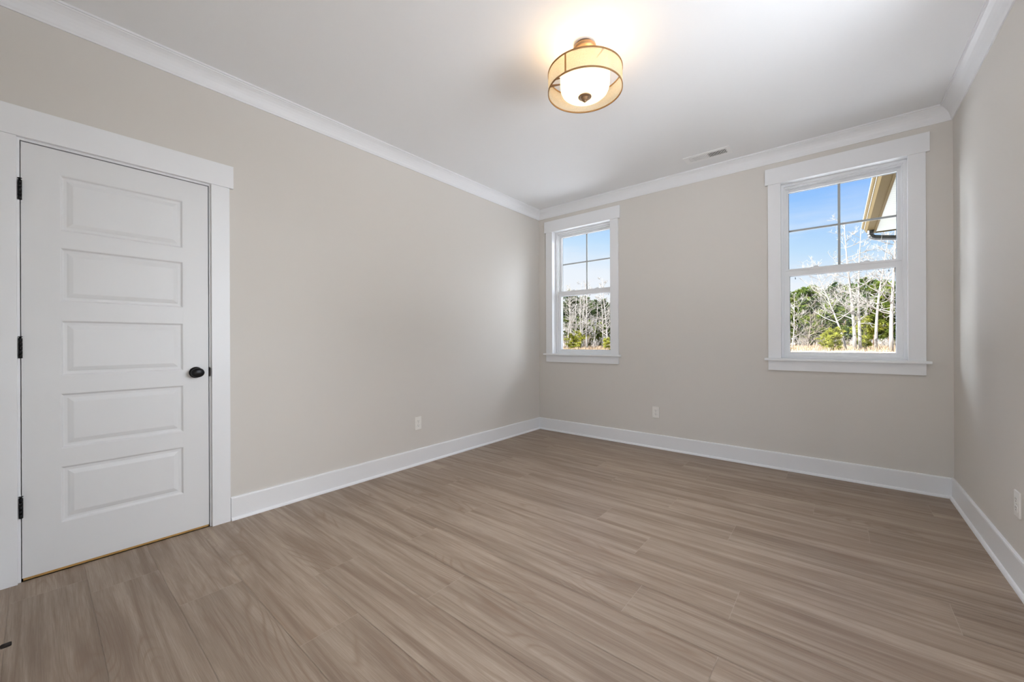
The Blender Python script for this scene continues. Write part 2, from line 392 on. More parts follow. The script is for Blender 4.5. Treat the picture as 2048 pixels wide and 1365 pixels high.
DY0, DY1, DZ = -0.049, 0.663, 2.052          # door opening
m = wall_with_holes('X', XL, XL - 0.12, YF - 0.12, YB + WT, -0.15, H, [(DY0 - 0.02, DY1 + 0.02, 0.0, DZ + 0.02)])
struct('wall_left', m, ['wall_paint'], 'long beige wall that holds the white panel door', 'wall')
WINC = (-2.319, 0.0155); WHW, WZ0, WZ1 = 0.384, 0.945, 2.451
m = wall_with_holes('Y', YB, YB + WT, XL - 0.12, XR + WT, -0.15, H, [(c - WHW - 0.012, c + WHW + 0.012, WZ0 - 0.01, WZ1 + 0.012) for c in WINC])
struct('wall_back', m, ['wall_paint'], 'beige wall with two white framed windows', 'wall')
SW = (1.20, 2.30, 1.05, 2.451)
m = wall_with_holes('X', XR, XR + 0.16, YF - 0.12, YB, -0.15, H, [SW])
struct('wall_right', m, ['wall_paint'], 'beige wall at the right edge of the photo', 'wall')
OPX = (-0.55, 0.40, 2.06)
m = wall_with_holes('Y', YF, YF - 0.12, XL, XR, -0.15, H, [(OPX[0], OPX[1], -0.15, OPX[2])])
struct('wall_front', m, ['wall_paint'], 'beige wall behind the camera with the doorway', 'wall')
m = MB(); m.box((-0.95, YF - 0.12, -0.15), (-1.05, YF - 1.3, H)); m.box((0.80, YF - 0.12, -0.15), (0.90, YF - 1.3, H)); m.box((XR, YF - 0.125, -0.15), (0.90, YF - 0.12 - 0.02, H))
struct('wall_hall', m, ['wall_paint'], 'beige side walls of the hall behind the camera', 'wall')

# crown moulding
CR = [(0, 2.638), (0.007, 2.638), (0.009, 2.646), (0.012, 2.652), (0.015, 2.668), (0.021, 2.684), (0.030, 2.700), (0.041, 2.714), (0.053, 2.724), (0.059, 2.7275), (0.061, 2.732), (0.069, 2.732), (0.069, 2.743), (0.0, 2.743)]
BB = [(0, 0.0), (0.014, 0.0), (0.014, 0.134), (0.012, 0.141), (0.009, 0.143), (0, 0.143)]
SH = [(0.0135, 0.0), (0.027, 0.0), (0.0265, 0.006), (0.024, 0.012), (0.020, 0.0165), (0.0135, 0.019)]
def run(prof, side, a, b, m=None, mitre=(True, True)):
    # side: which wall the profile hugs; a, b: ends along the wall
    m = m or MB(); k = len(m.v); rows = []
    for e, end in ((0, a), (1, b)):
        row = []
        for d, z in prof:
            s = (d if mitre[e] else 0) * (1 if e == 0 else -1)
            t = end + s
            row.append({'L': (XL + d, t, z), 'R': (XR - d, t, z), 'B': (t, YB - d, z), 'F': (t, YF + d, z)}[side])
        rows.append(row)
    n = len(prof)
    m.mesh(rows[0] + rows[1], [(i, (i + 1) % n, n + (i + 1) % n, n + i) for i in range(n)] + [tuple(range(n)), tuple(range(n, 2 * n))])
    return m
for side, nm, a, b, lb in (('L', 'trim_1', YF, YB, 'white cove crown moulding above the wall with the door'), ('B', 'trim_2', XL, XR, 'white cove crown moulding above the two windows'), ('R', 'trim_3', YF, YB, 'white cove crown moulding above the right-hand wall'), ('F', 'trim_4', XL, XR, 'white cove crown moulding behind the camera')):
    struct(nm, run(CR, side, a, b), ['trim_paint'], lb, 'crown moulding')
def baseboard(name, side, a, b, lb, mitre=(True, True)):
    o = struct(name, run(BB, side, a, b, mitre=mitre), ['trim_paint'], lb, 'baseboard')
    run(SH, side, a, b, mitre=mitre).build('shoe_moulding', 'trim_paint', o)
baseboard('baseboard_left', 'L', DY1 + 0.104, YB, 'white baseboard under the long wall beside the door', (False, True))
baseboard('baseboard_back', 'B', XL, XR, 'white baseboard under the two windows')
baseboard('baseboard_right', 'R', YF, YB, 'white baseboard along the right-hand wall')
baseboard('baseboard_front', 'F', XL, OPX[0] - 0.09, 'white baseboard behind the camera that carries the door stop', (False, False))

# ------------------------------------------------------------------ closet door
def door():
    root = tag(empty('door_1', (XL, (DY0 + DY1) / 2, 0)), 'white five-panel closet door with black knob and hinges', 'door', kind='structure')
    inv = Matrix.Translation(-Vector(root.location))
    X0 = XL - 0.003                                  # face of the leaf
    ya, yb, za, zb = DY0 + 0.003, DY1 - 0.0045, 0.014, DZ - 0.0045
    pans = [(0.2335, 0.5045), (0.593, 0.861), (0.948, 1.219), (1.3105, 1.5745), (1.656, 1.929)]
    pa, pb = 0.0735, 0.5405
    m = MB()
    ys = [ya, pa, pb, yb]; zs = [za] + [z for p in pans for z in p] + [zb]
    for j in range(len(zs) - 1):
        for i in range(3):
            if i == 1 and j % 2 == 1: continue
            m.face([(X0, ys[i], zs[j]), (X0, ys[i + 1], zs[j]), (X0, ys[i + 1], zs[j + 1]), (X0, ys[i], zs[j + 1])])
    for c, d in pans:
        rings = [(0, 0), (0.003, -0.0015), (0.008, -0.0085), (0.012, -0.0098), (0.022, -0.0098), (0.030, -0.0065), (0.042, -0.0025), (0.045, -0.0022)]
        loops = [[(X0 + dx, pa + o, c + o), (X0 + dx, pb - o, c + o), (X0 + dx, pb - o, d - o), (X0 + dx, pa + o, d - o)] for o, dx in rings]
        for q, r in zip(loops[:-1], loops[1:]):
            for i in range(4): m.face([q[i], q[(i + 1) % 4], r[(i + 1) % 4], r[i]])
        m.face(loops[-1])
    xb = X0 - 0.035
    for q in (((ya, za), (yb, za)), ((yb, za), (yb, zb)), ((yb, zb), (ya, zb)), ((ya, zb), (ya, za))):
        (u, v), (s, t) = q; m.face([(X0, u, v), (xb, u, v), (xb, s, t), (X0, s, t)])
    m.face([(xb, ya, za), (xb, yb, za), (xb, yb, zb), (xb, ya, zb)])
    leaf = m.build('door_leaf', 'door_paint', root)
    # fine joint lines of rails and stiles
    j = MB()
    for y in (pa - 0.0008, pb + 0.0008):
        for a, b in zip(zs[::2], zs[1::2]): j.box((X0 + 0.0001, y - 0.0006, a + 0.002), (X0 + 0.0004, y + 0.0006, b - 0.002))
    j.build('rail_joints', 'door_paint', leaf)
    # jamb and stop
    m = MB()
    m.box((XL + 0.001, DY0 - 0.018, 0), (XL - 0.118, DY0, DZ)); m.box((XL + 0.001, DY1, 0), (XL - 0.118, DY1 + 0.018, DZ)); m.box((XL + 0.001, DY0 - 0.018, DZ), (XL - 0.118, DY1 + 0.018, DZ + 0.018))
    m.box((xb - 0.002, DY0, 0), (xb - 0.04, DY0 + 0.011, DZ)); m.box((xb - 0.002, DY1, 0), (xb - 0.04, DY1 - 0.011, DZ)); m.box((xb - 0.002, DY0, DZ), (xb - 0.04, DY1, DZ - 0.011))
    m.build('door_jamb', 'trim_paint', root)
    # casing: two flat legs and a wider head board
    cz = DZ + 0.011
    for nm, a, b in (('side_casing', DY0 - 0.009, DY0 - 0.101), ('side_casing', DY1 + 0.008, DY1 + 0.100)):
        c = MB(); c.box((XL, a, 0), (XL + 0.019, b, cz), bev=0.0012); c.build(nm, 'trim_paint', root)
    c = MB(); c.box((XL, DY0 - 0.108, cz), (XL + 0.024, DY1 + 0.120, cz + 0.137), bev=0.0015); c.build('head_casing', 'trim_paint', root)
    # orange-tan strip showing under the leaf
    c = MB(); c.box((XL - 0.0125, DY0 + 0.006, 0.0), (XL - 0.10, DY1 - 0.004, 0.0115)); tag(c.build('door_gap_strip', 'strip_tan', root), 'orange-tan strip under the door')
    # closet behind
    # knob
    kz, ky = 0.932, 0.598
    k = MB()
    k.lathe([(0.0, 0.0), (0.0325, 0.0), (0.0330, 0.003), (0.0300, 0.0065), (0.022, 0.0085), (0.013, 0.010), (0.0115, 0.018), (0.012, 0.026)], (X0, ky, kz), 'X', 40)
    k.lathe([(0.012, 0.026), (0.0215, 0.030), (0.0265, 0.036), (0.0280, 0.043), (0.0270, 0.049), (0.0225, 0.055), (0.014, 0.0585), (0.0, 0.0595)], (X0, ky, kz), 'X', 40)
    # egg-shaped grip: widen sideways
    k.v = [(x, ky + (y - ky) * (1.0 + 0.16 * min(1, max(0, (x - X0 - 0.026) / 0.01))), z) for x, y, z in k.v]
    k.build('door_knob', 'black_metal', root)
    k = MB(); k.box((XL + 0.0005, DY1 + 0.0002, kz - 0.028), (XL - 0.026, DY1 - 0.0015, kz + 0.028)); 
    k.lathe([(0.0, -0.0005), (0.028, -0.0005), (0.028, 0.0012), (0.0, 0.0012)], (XL - 0.004, 0, 0), 'Y', 24)
    k.v = [(x, y + DY1 + 0.001 if abs(y) < 0.01 and abs(z) < 0.05 else y, z + kz if abs(z) < 0.05 else z) for x, y, z in k.v]
    k.v = [(x if x < XL + 0.0115 else XL + 0.0115, y, z) for x, y, z in k.v]
    k.build('strike_plate', 'black_metal', root)
    for hz in (1.820, 1.086, 0.345):
        h = MB(); hy = DY0 + 0.0005; hx = XL + 0.0065
        for q in range(5): h.lathe([(0.0, q * 0.0186 - 0.0465), (0.0067, q * 0.0186 - 0.0465), (0.0067, q * 0.0186 - 0.0287), (0.0, q * 0.0186 - 0.0287)], (hx, hy, hz), 'Z', 16)
        h.box((XL - 0.002, hy - 0.0055, hz - 0.0465), (hx, hy + 0.0035, hz + 0.0465))
        hi = h.build('hinge', 'black_metal', root)
        p = MB(); p.lathe([(0.0, 0.0465), (0.0035, 0.0465), (0.0038, 0.050), (0.0072, 0.0525), (0.0072, 0.0545), (0.0, 0.0550)], (hx, hy, hz), 'Z', 16)
        p.build('hinge_pin', 'black_metal', hi)
    for o in list(root.children):
        o.data.transform(inv)
        for c in o.children: c.data.transform(inv)
door()
m = MB(); m.box((XL - 0.80, DY0 - 0.4, -0.15), (XL - 0.82, DY1 + 0.4, 2.4)); m.box((XL - 0.12, DY0 - 0.4, -0.15), (XL - 0.80, DY0 - 0.42, 2.4)); m.box((XL - 0.12, DY1 + 0.4, -0.15), (XL - 0.80, DY1 + 0.42, 2.4))
m.box((XL - 0.12, DY0 - 0.4, -0.15), (XL - 0.80, DY1 + 0.4, -0.001)); m.box((XL - 0.12, DY0 - 0.4, 2.38), (XL - 0.80, DY1 + 0.4, 2.4))
struct('wall_closet', m, ['wall_paint'], 'closet walls behind the white door', 'wall')

# ------------------------------------------------------------------ windows
def frame_ring(m, x0, x1, z0, z1, wl, wr, wb, wt, ya, yb, bev=0.0):
    m.box((x0, ya, z0), (x0 + wl, yb, z1), bev=bev); m.box((x1 - wr, ya, z0), (x1, yb, z1), bev=bev)
    m.box((x0 + wl, ya, z0), (x1 - wr, yb, z0 + wb), bev=bev); m.box((x0 + wl, ya, z1 - wt), (x1 - wr, yb, z1), bev=bev)
def window(idx, cx, label):
    root = tag(empty('window_%d' % idx, (cx, YB, 0)), label, 'window', kind='structure')
    def B(m, name, mats, parent=root): return m.build(name, mats, parent)
    hw = WHW
    # flat side casings, taller head board, stool and apron (local y: 0 = wall face, negative = into the room)
    for a, b in ((-hw, -hw - 0.092), (hw, hw + 0.092)):
        m = MB(); m.box((a, -0.019, 0.953), (b, 0, WZ1), bev=0.0012); B(m, 'side_casing', 'trim_paint')
    m = MB(); m.box((-hw - 0.112, -0.024, WZ1), (hw + 0.112, 0, WZ1 + 0.137), bev=0.0015); B(m, 'head_casing', 'trim_paint')
    m = MB(); m.box((-hw - 0.118, -0.050, 0.934), (hw + 0.118, 0.0, 0.954), bev=0.004); m.box((-hw, -0.001, 0.934), (hw, 0.088, 0.954)); B(m, 'stool', 'trim_paint')
    m = MB(); m.box((-hw - 0.092, -0.019, 0.851), (hw + 0.092, 0, 0.934), bev=0.0012); B(m, 'apron', 'trim_paint')
    # jamb extensions, set back a little behind the casing edge
    m = MB(); r = 0.004
    m.box((-hw - r, 0.0, 0.953), (-hw - 0.012 - r, 0.090, WZ1 + 0.012)); m.box((hw + r, 0.0, 0.953), (hw + 0.012 + r, 0.090, WZ1 + 0.012)); m.box((-hw - r, 0.0, WZ1 + r), (hw + r, 0.090, WZ1 + 0.012 + r))
    B(m, 'jamb_extension', 'trim_paint')
    # vinyl main frame with a stepped track
    m = MB()
    frame_ring(m, -hw - 0.004, hw + 0.004, 0.950, WZ1 + 0.004, 0.018, 0.018, 0.016, 0.020, 0.070, 0.190)
    frame_ring(m, -hw + 0.012, hw - 0.012, 0.962, WZ1 - 0.014, 0.010, 0.010, 0.006, 0.012, 0.090, 0.100)
    frame_ring(m, -hw + 0.012, hw - 0.012, 0.962, WZ1 - 0.014, 0.012, 0.012, 0.006, 0.014, 0.128, 0.190)
    B(m, 'window_frame', 'vinyl')
    # upper sash (outer track)
    m = MB(); x = hw - 0.020
    frame_ring(m, -x, x, 1.680, WZ1 - 0.022, 0.023, 0.023, 0.048, 0.030, 0.138, 0.168, bev=0.002)
    up = B(m, 'upper_sash', 'vinyl')
    gx, g0, g1 = x - 0.023, 1.728, WZ1 - 0.052
    m = MB(); m.box((-gx - 0.004, 0.152, g0 - 0.004), (gx + 0.004, 0.156, g1 + 0.004)); B(m, 'glass_pane', 'glass', up)
    m = MB(); frame_ring(m, -gx, gx, g0, g1, 0.0025, 0.0025, 0.0025, 0.0025, 0.157, 0.164); B(m, 'spacer', 'spacer', up)
    m = MB(); m.box((-0.0085, 0.1572, g0), (0.0085, 0.1632, g1)); m.box((-gx, 0.1575, 2.064 - 0.0085), (gx, 0.1629, 2.064 + 0.0085)); B(m, 'muntin_bars', 'muntin_grey', up)
    # lower sash (inner track)
    m = MB(); x = hw - 0.016
    frame_ring(m, -x, x, 0.968, 1.722, 0.036, 0.036, 0.034, 0.060, 0.100, 0.130, bev=0.002)
    m.box((-x, 0.094, 1.706), (x, 0.136, 1.722), bev=0.002)
    m.box((-x + 0.01, 0.092, 0.966), (x - 0.01, 0.101, 0.978), bev=0.002)
    lo = B(m, 'lower_sash', 'vinyl')
    m = MB(); m.box((-x + 0.030, 0.114, 0.998), (x - 0.030, 0.118, 1.668)); B(m, 'glass_pane', 'glass', lo)
    m = MB(); frame_ring(m, -x + 0.036, x - 0.036, 1.002, 1.662, 0.0025, 0.0025, 0.0025, 0.0025, 0.120, 0.127); B(m, 'spacer', 'spacer', lo)
    for sx in (-0.16, 0.16):
        m = MB(); m.box((sx - 0.028, 0.102, 1.722), (sx + 0.028, 0.132, 1.727), bev=0.0015); m.lathe([(0.0, 0.0), (0.012, 0.0), (0.011, 0.007), (0.0, 0.0085)], (sx, 0.117, 1.727), 'Z', 16); m.box((sx - 0.004, 0.100, 1.728), (sx + 0.024, 0.112, 1.734), bev=0.002)
        B(m, 'sash_lock', 'vinyl', lo)
    for sx in (-x + 0.075, x - 0.075):
        m = MB(); m.tube([(sx, 0.131, 1.655), (sx, 0.131, 1.648), (sx + 0.001, 0.131, 1.636)], [0.0012, 0.0028, 0.0034], 8); B(m, 'cord_tip', 'spacer', lo)
    return root
window(1, WINC[0], 'narrow-looking white window nearer the far corner, left of the two')
window(2, WINC[1], 'white window beside the right-hand corner showing the roof eave')

# unseen side window added in the right-hand wall to admit the side fill
m = MB(); a, b, c, d = SW
for p, q in (((a - 0.09, c), (a, d)), ((b, c), (b + 0.09, d)), ((a - 0.10, d), (b + 0.10, d + 0.137)), ((a - 0.09, c - 0.10), (b + 0.09, c - 0.02)), ((a - 0.11, c - 0.02), (b + 0.11, c))):
    m.box((XR - 0.019, p[0], p[1]), (XR, q[0], q[1]))
m.box((XR + 0.08, a, c), (XR + 0.13, a + 0.05, d)); m.box((XR + 0.08, b - 0.05, c), (XR + 0.13, b, d)); m.box((XR + 0.08, a + 0.05, c), (XR + 0.13, b - 0.05, c + 0.05)); m.box((XR + 0.08, a + 0.05, d - 0.05), (XR + 0.13, b - 0.05, d)); m.box((XR + 0.08, a + 0.05, 1.72), (XR + 0.13, b - 0.05, 1.77))
struct('window_3', m, ['trim_paint'], 'unseen white side window added in the right-hand wall for fill light', 'window')
# doorway casing behind the camera
m = MB(); a, b, c = OPX
m.box((a - 0.09, YF, 0), (a, YF + 0.019, c)); m.box((b, YF, 0), (b + 0.09, YF + 0.019, c)); m.box((a - 0.10, YF, c), (b + 0.10, YF + 0.024, c + 0.137))
m.box((a, YF + 0.001, 0), (a + 0.018, YF - 0.121, c)); m.box((b - 0.018, YF + 0.001, 0), (b, YF - 0.121, c)); m.box((a, YF + 0.001, c - 0.018), (b, YF - 0.121, c))
struct('trim_5', m, ['trim_paint'], 'white casing of the doorway behind the camera', 'door casing')

# ------------------------------------------------------------------ ceiling light
def ceiling_lamp():
    lx, ly = -1.068, 1.930
    root = tag(empty('ceiling_light', (lx, ly, H)), 'semi-flush ceiling light with sheer cream drum shade and glowing frosted bowl', 'ceiling light')
    m = MB(); m.lathe([(0.0, 0.0), (0.048, 0.0), (0.048, -0.008), (0.050, -0.012), (0.060, -0.014), (0.063, -0.018), (0.063, -0.030), (0.058, -0.036), (0.042, -0.040), (0.022, -0.046), (0.010, -0.050), (0.0, -0.050)], n=48)
    m.build('canopy', 'bronze', root)
    m = MB(); m.tube([(0, 0, -0.045), (0, 0, -0.288)], 0.006, 12); m.build('stem', 'bronze', root)
    # cross arms that carry the drum and bulb holders
    m = MB(); A = math.radians(206)
    for k in range(3):
        a = A + k * 2 * PI / 3; c, s = math.cos(a), math.sin(a)
        m.tube([(0.006 * c, 0.006 * s, -0.150), (0.192 * c, 0.192 * s, -0.168)], 0.0035, 8)
        if k: m.tube([(0.191 * c, 0.191 * s, -0.168), (0.1985 * c, 0.1985 * s, -0.163)], 0.004, 8); continue
        vs = []
        for r_, hw_ in ((0.130, 0.004), (0.199, 0.012)):
            for z_ in (-0.196, -0.199): vs += [(r_ * c - s * hw_, r_ * s + c * hw_, z_), (r_ * c + s * hw_, r_ * s - c * hw_, z_)]
        m.mesh(vs, [(0, 1, 3, 2), (4, 6, 7, 5), (0, 4, 5, 1), (2, 3, 7, 6), (0, 2, 6, 4), (1, 5, 7, 3)])
    m.build('shade_bracket', 'bronze', root)
    for k in range(2):
        a = math.radians(-5) + k * PI; c, s = math.cos(a), math.sin(a)
        m = MB(); m.tube([(0.006 * c, 0.006 * s, -0.170), (0.040 * c, 0.040 * s, -0.178)], 0.009, 12); so = m.build('bulb_socket', 'bronze', root)
        m = MB(); pr = [(0.011, 0.0), (0.013, 0.012), (0.024, 0.034), (0.028, 0.050), (0.024, 0.066), (0.012, 0.076), (0.0, 0.078)]
        m.lathe(pr, (0.038, 0, 0), 'X', 20); m.v = [(x * c - y * s, x * s + y * c, z - 0.178) for x, y, z in m.v]
        m.build('light_bulb', 'bulb', so)
        l = bpy.data.lights.new('bulb_light', 'POINT'); l.energy = LAMP_BULB; l.color = (1.0, 0.60, 0.27); l.shadow_soft_size = 0.03
        lo = bpy.data.objects.new('bulb_light', l); C.objects.link(lo); lo.parent = root; lo.location = (0.088 * c, 0.088 * s, -0.150)
    l = bpy.data.lights.new('down_fill', 'SPOT'); l.energy = DOWN_FILL; l.color = (0.98, 0.985, 1.0); l.spot_size = math.radians(118); l.spot_blend = 1.0; l.shadow_soft_size = 0.05  # spot added below the lamp to brighten the floor; no such bulb
    lo = bpy.data.objects.new('down_fill', l); C.objects.link(lo); lo.parent = root; lo.location = (0, 0, -0.375)
    # frosted bowl, open at the top
    m = MB(); bp = [(0.137, -0.118), (0.136, -0.150), (0.134, -0.220), (0.131, -0.246), (0.124, -0.262), (0.110, -0.274), (0.080, -0.282), (0.010, -0.286)]
    m.lathe(bp + [(r - 0.003, z + 0.003) for r, z in bp[::-1]] + [bp[0]], n=64); m.build('glass_bowl', 'bowl', root)
    m = MB(); m.lathe([(0.0, -0.2855), (0.034, -0.2855), (0.036, -0.2880), (0.035, -0.2905), (0.030, -0.2925), (0.026, -0.2920), (0.017, -0.2935), (0.0165, -0.3020), (0.0175, -0.3040), (0.015, -0.3070), (0.009, -0.3080), (0.008, -0.3130), (0.004, -0.3170), (0.0, -0.3180)], n=32)
    m.build('finial', 'bronze', root)
    # drum
    R, z0, z1 = 0.2005, -0.2575, -0.158
    m = MB(); m.lathe([(R, z0), (R, z1), (R - 0.0008, z1), (R - 0.0008, z0), (R, z0)], n=96); sh = m.build('drum_shade', 'shade', root)
    for z in (z0, z1):
        m = MB(); m.lathe([(R - 0.002, z - 0.0038), (R + 0.002, z - 0.0038), (R + 0.002, z + 0.0038), (R - 0.002, z + 0.0038), (R - 0.002, z - 0.0038)], n=96); m.build('rim_band', 'shade_band', sh)
    a0 = math.radians(270); m = MB(); vs = []
    for d in (-0.026, 0.026):
        for z in (z0, z1): vs.append(((R + 0.0006) * math.cos(a0 + d), (R + 0.0006) * math.sin(a0 + d), z))
    m.face([vs[0], vs[1], vs[3], vs[2]]); m.build('fabric_seam', 'shade_band', sh)
def tmat(name, d, t, f):
    m = bpy.data.materials.new(name); m.use_nodes = True; n = m.node_tree.nodes; L = m.node_tree.links; n.clear()
    o = n.new('ShaderNodeOutputMaterial'); a = n.new('ShaderNodeBsdfDiffuse'); b = n.new('ShaderNodeBsdfTranslucent'); x = n.new('ShaderNodeMixShader'); x.inputs[0].default_value = f
    a.inputs[0].default_value = (*d, 1); b.inputs[0].default_value = (*t, 1); L.new(a.outputs[0], x.inputs[1]); L.new(b.outputs[0], x.inputs[2]); L.new(x.outputs[0], o.inputs[0]); MAT[name] = m
tmat('shade_band', (0.42, 0.28, 0.15), (0.50, 0.30, 0.12), 0.45)
def emat(name, c, s):
    m = bpy.data.materials.new(name); m.use_nodes = True; n = m.node_tree.nodes; L = m.node_tree.links; n.clear()
    o = n.new('ShaderNodeOutputMaterial'); a = n.new('ShaderNodeEmission'); a.inputs[0].default_value = (*c, 1); a.inputs[1].default_value = s; L.new(a.outputs[0], o.inputs[0]); MAT[name] = m
emat('bulb', (1.0, 0.74, 0.42), 6.0)
ceiling_lamp()

# ------------------------------------------------------------------ ceiling vent
def vent():
    cx, cy = -0.877, 3.780
    root = tag(empty('ceiling_vent', (cx, cy, H)), 'white rectangular air register in the ceiling above the windows', 'vent')
    hx, hy, ox, oy = 0.187, 0.078, 0.152, 0.043
    m = MB(); z = -0.004
    for a, b in (((-hx, -hy), (hx, -oy)), ((-hx, oy), (hx, hy)), ((-hx, -oy), (-ox, oy)), ((ox, -oy), (hx, oy)), ((-0.006, -oy), (0.006, oy))): m.box((a[0], a[1], z), (b[0], b[1], 0.0), bev=0.0008)
    for sx in (-0.170, 0.170): m.lathe([(0.0, -0.0062), (0.003, -0.006), (0.0045, -0.004)], (sx, 0, 0), 'Z', 12)
    m.build('face_plate', 'vent_white', root)
    m = MB(); m.box((-ox, -oy, -0.0002), (ox, oy, -0.0006)); m.build('duct_shade_sheet', 'duct_shade', root)  # near-black sheet painting the duct's shade; no hole behind it
    for s, tilt in ((-1, 0.0032), (1, -0.0032)):
        m = MB()
        for k in range(13):
            x = s * (0.0085 + k * 0.0112 + 0.004); t = 0.0009
            vs = [(x - tilt - t, -oy, -0.0048), (x - tilt + t, -oy, -0.0048), (x + tilt + t, -oy, -0.0008), (x + tilt - t, -oy, -0.0008)]
            vs += [(v[0], oy, v[2]) for v in vs]
            m.mesh(vs, [(0, 1, 2, 3), (7, 6, 5, 4), (0, 4, 5, 1), (1, 5, 6, 2), (2, 6, 7, 3), (3, 7, 4, 0)])
        m.build('louvre_bank', 'vent_white', root)
vent()

# ------------------------------------------------------------------ outlets
def outlet(loc, rz, label):
    # built facing +X
    root = tag(empty('wall_outlet', loc, rz), label, 'outlet', 'duplex outlets low on the walls')
    m = MB(); m.box((0.0, -0.035, -0.0575), (0.0065, 0.035, 0.0575), bev=0.0022); m.build('cover_plate', 'outlet_plastic', root)
    for sz in (-0.0195, 0.0195):
        m = MB(); m.box((0.006, -0.0165, sz - 0.0135), (0.0085, 0.0165, sz + 0.0135), bev=0.002); r = m.build('receptacle', 'outlet_plastic', root)
        q = MB(); q.box((0.0083, -0.0075, sz + 0.001), (0.0088, -0.0055, sz + 0.009)); q.box((0.0083, 0.0055, sz + 0.002), (0.0088, 0.0075, sz + 0.008))
        q.lathe([(0.0, 0.0088), (0.0026, 0.0088), (0.0026, 0.0083)], (0, 0, sz - 0.0065), 'X', 12); q.build('slots', 'dark_slot', r)
    m = MB(); m.lathe([(0.0, 0.0080), (0.0028, 0.0075), (0.0032, 0.0063)], (0, 0, 0), 'X', 12); m.build('screw', 'screw', root)
outlet((XL, 2.189, 0.371), 0.0, 'ivory outlet on the long wall left of the windows')
outlet((-1.441, YB, 0.369), -PI / 2, 'ivory outlet on the back wall between the two windows')
outlet((XR, 2.803, 0.368), PI, 'outlet cut by the right edge of the photo')

# ------------------------------------------------------------------ door stop (fixed to the baseboard behind the camera)
def doorstop():
    y0 = YF + 0.0138; root = tag(empty('door_stop', (-2.205, y0, 0.070)), 'dark bronze door stop rod reaching in at the lower left', 'door stop')
    m = MB(); m.lathe([(0.0, 0.0), (0.011, 0.0), (0.011, 0.004), (0.006, 0.008), (0.0045, 0.010), (0.0042, 0.066), (0.0, 0.066)], ax='Y', n=20); m.build('rod', 'dark_bronze', root)
    m = MB(); m.lathe([(0.0, 0.064), (0.0062, 0.064), (0.0072, 0.067), (0.0074, 0.084), (0.0062, 0.088), (0.0, 0.0885)], ax='Y', n=20); m.build('rubber_tip', 'rubber', root)
doorstop()

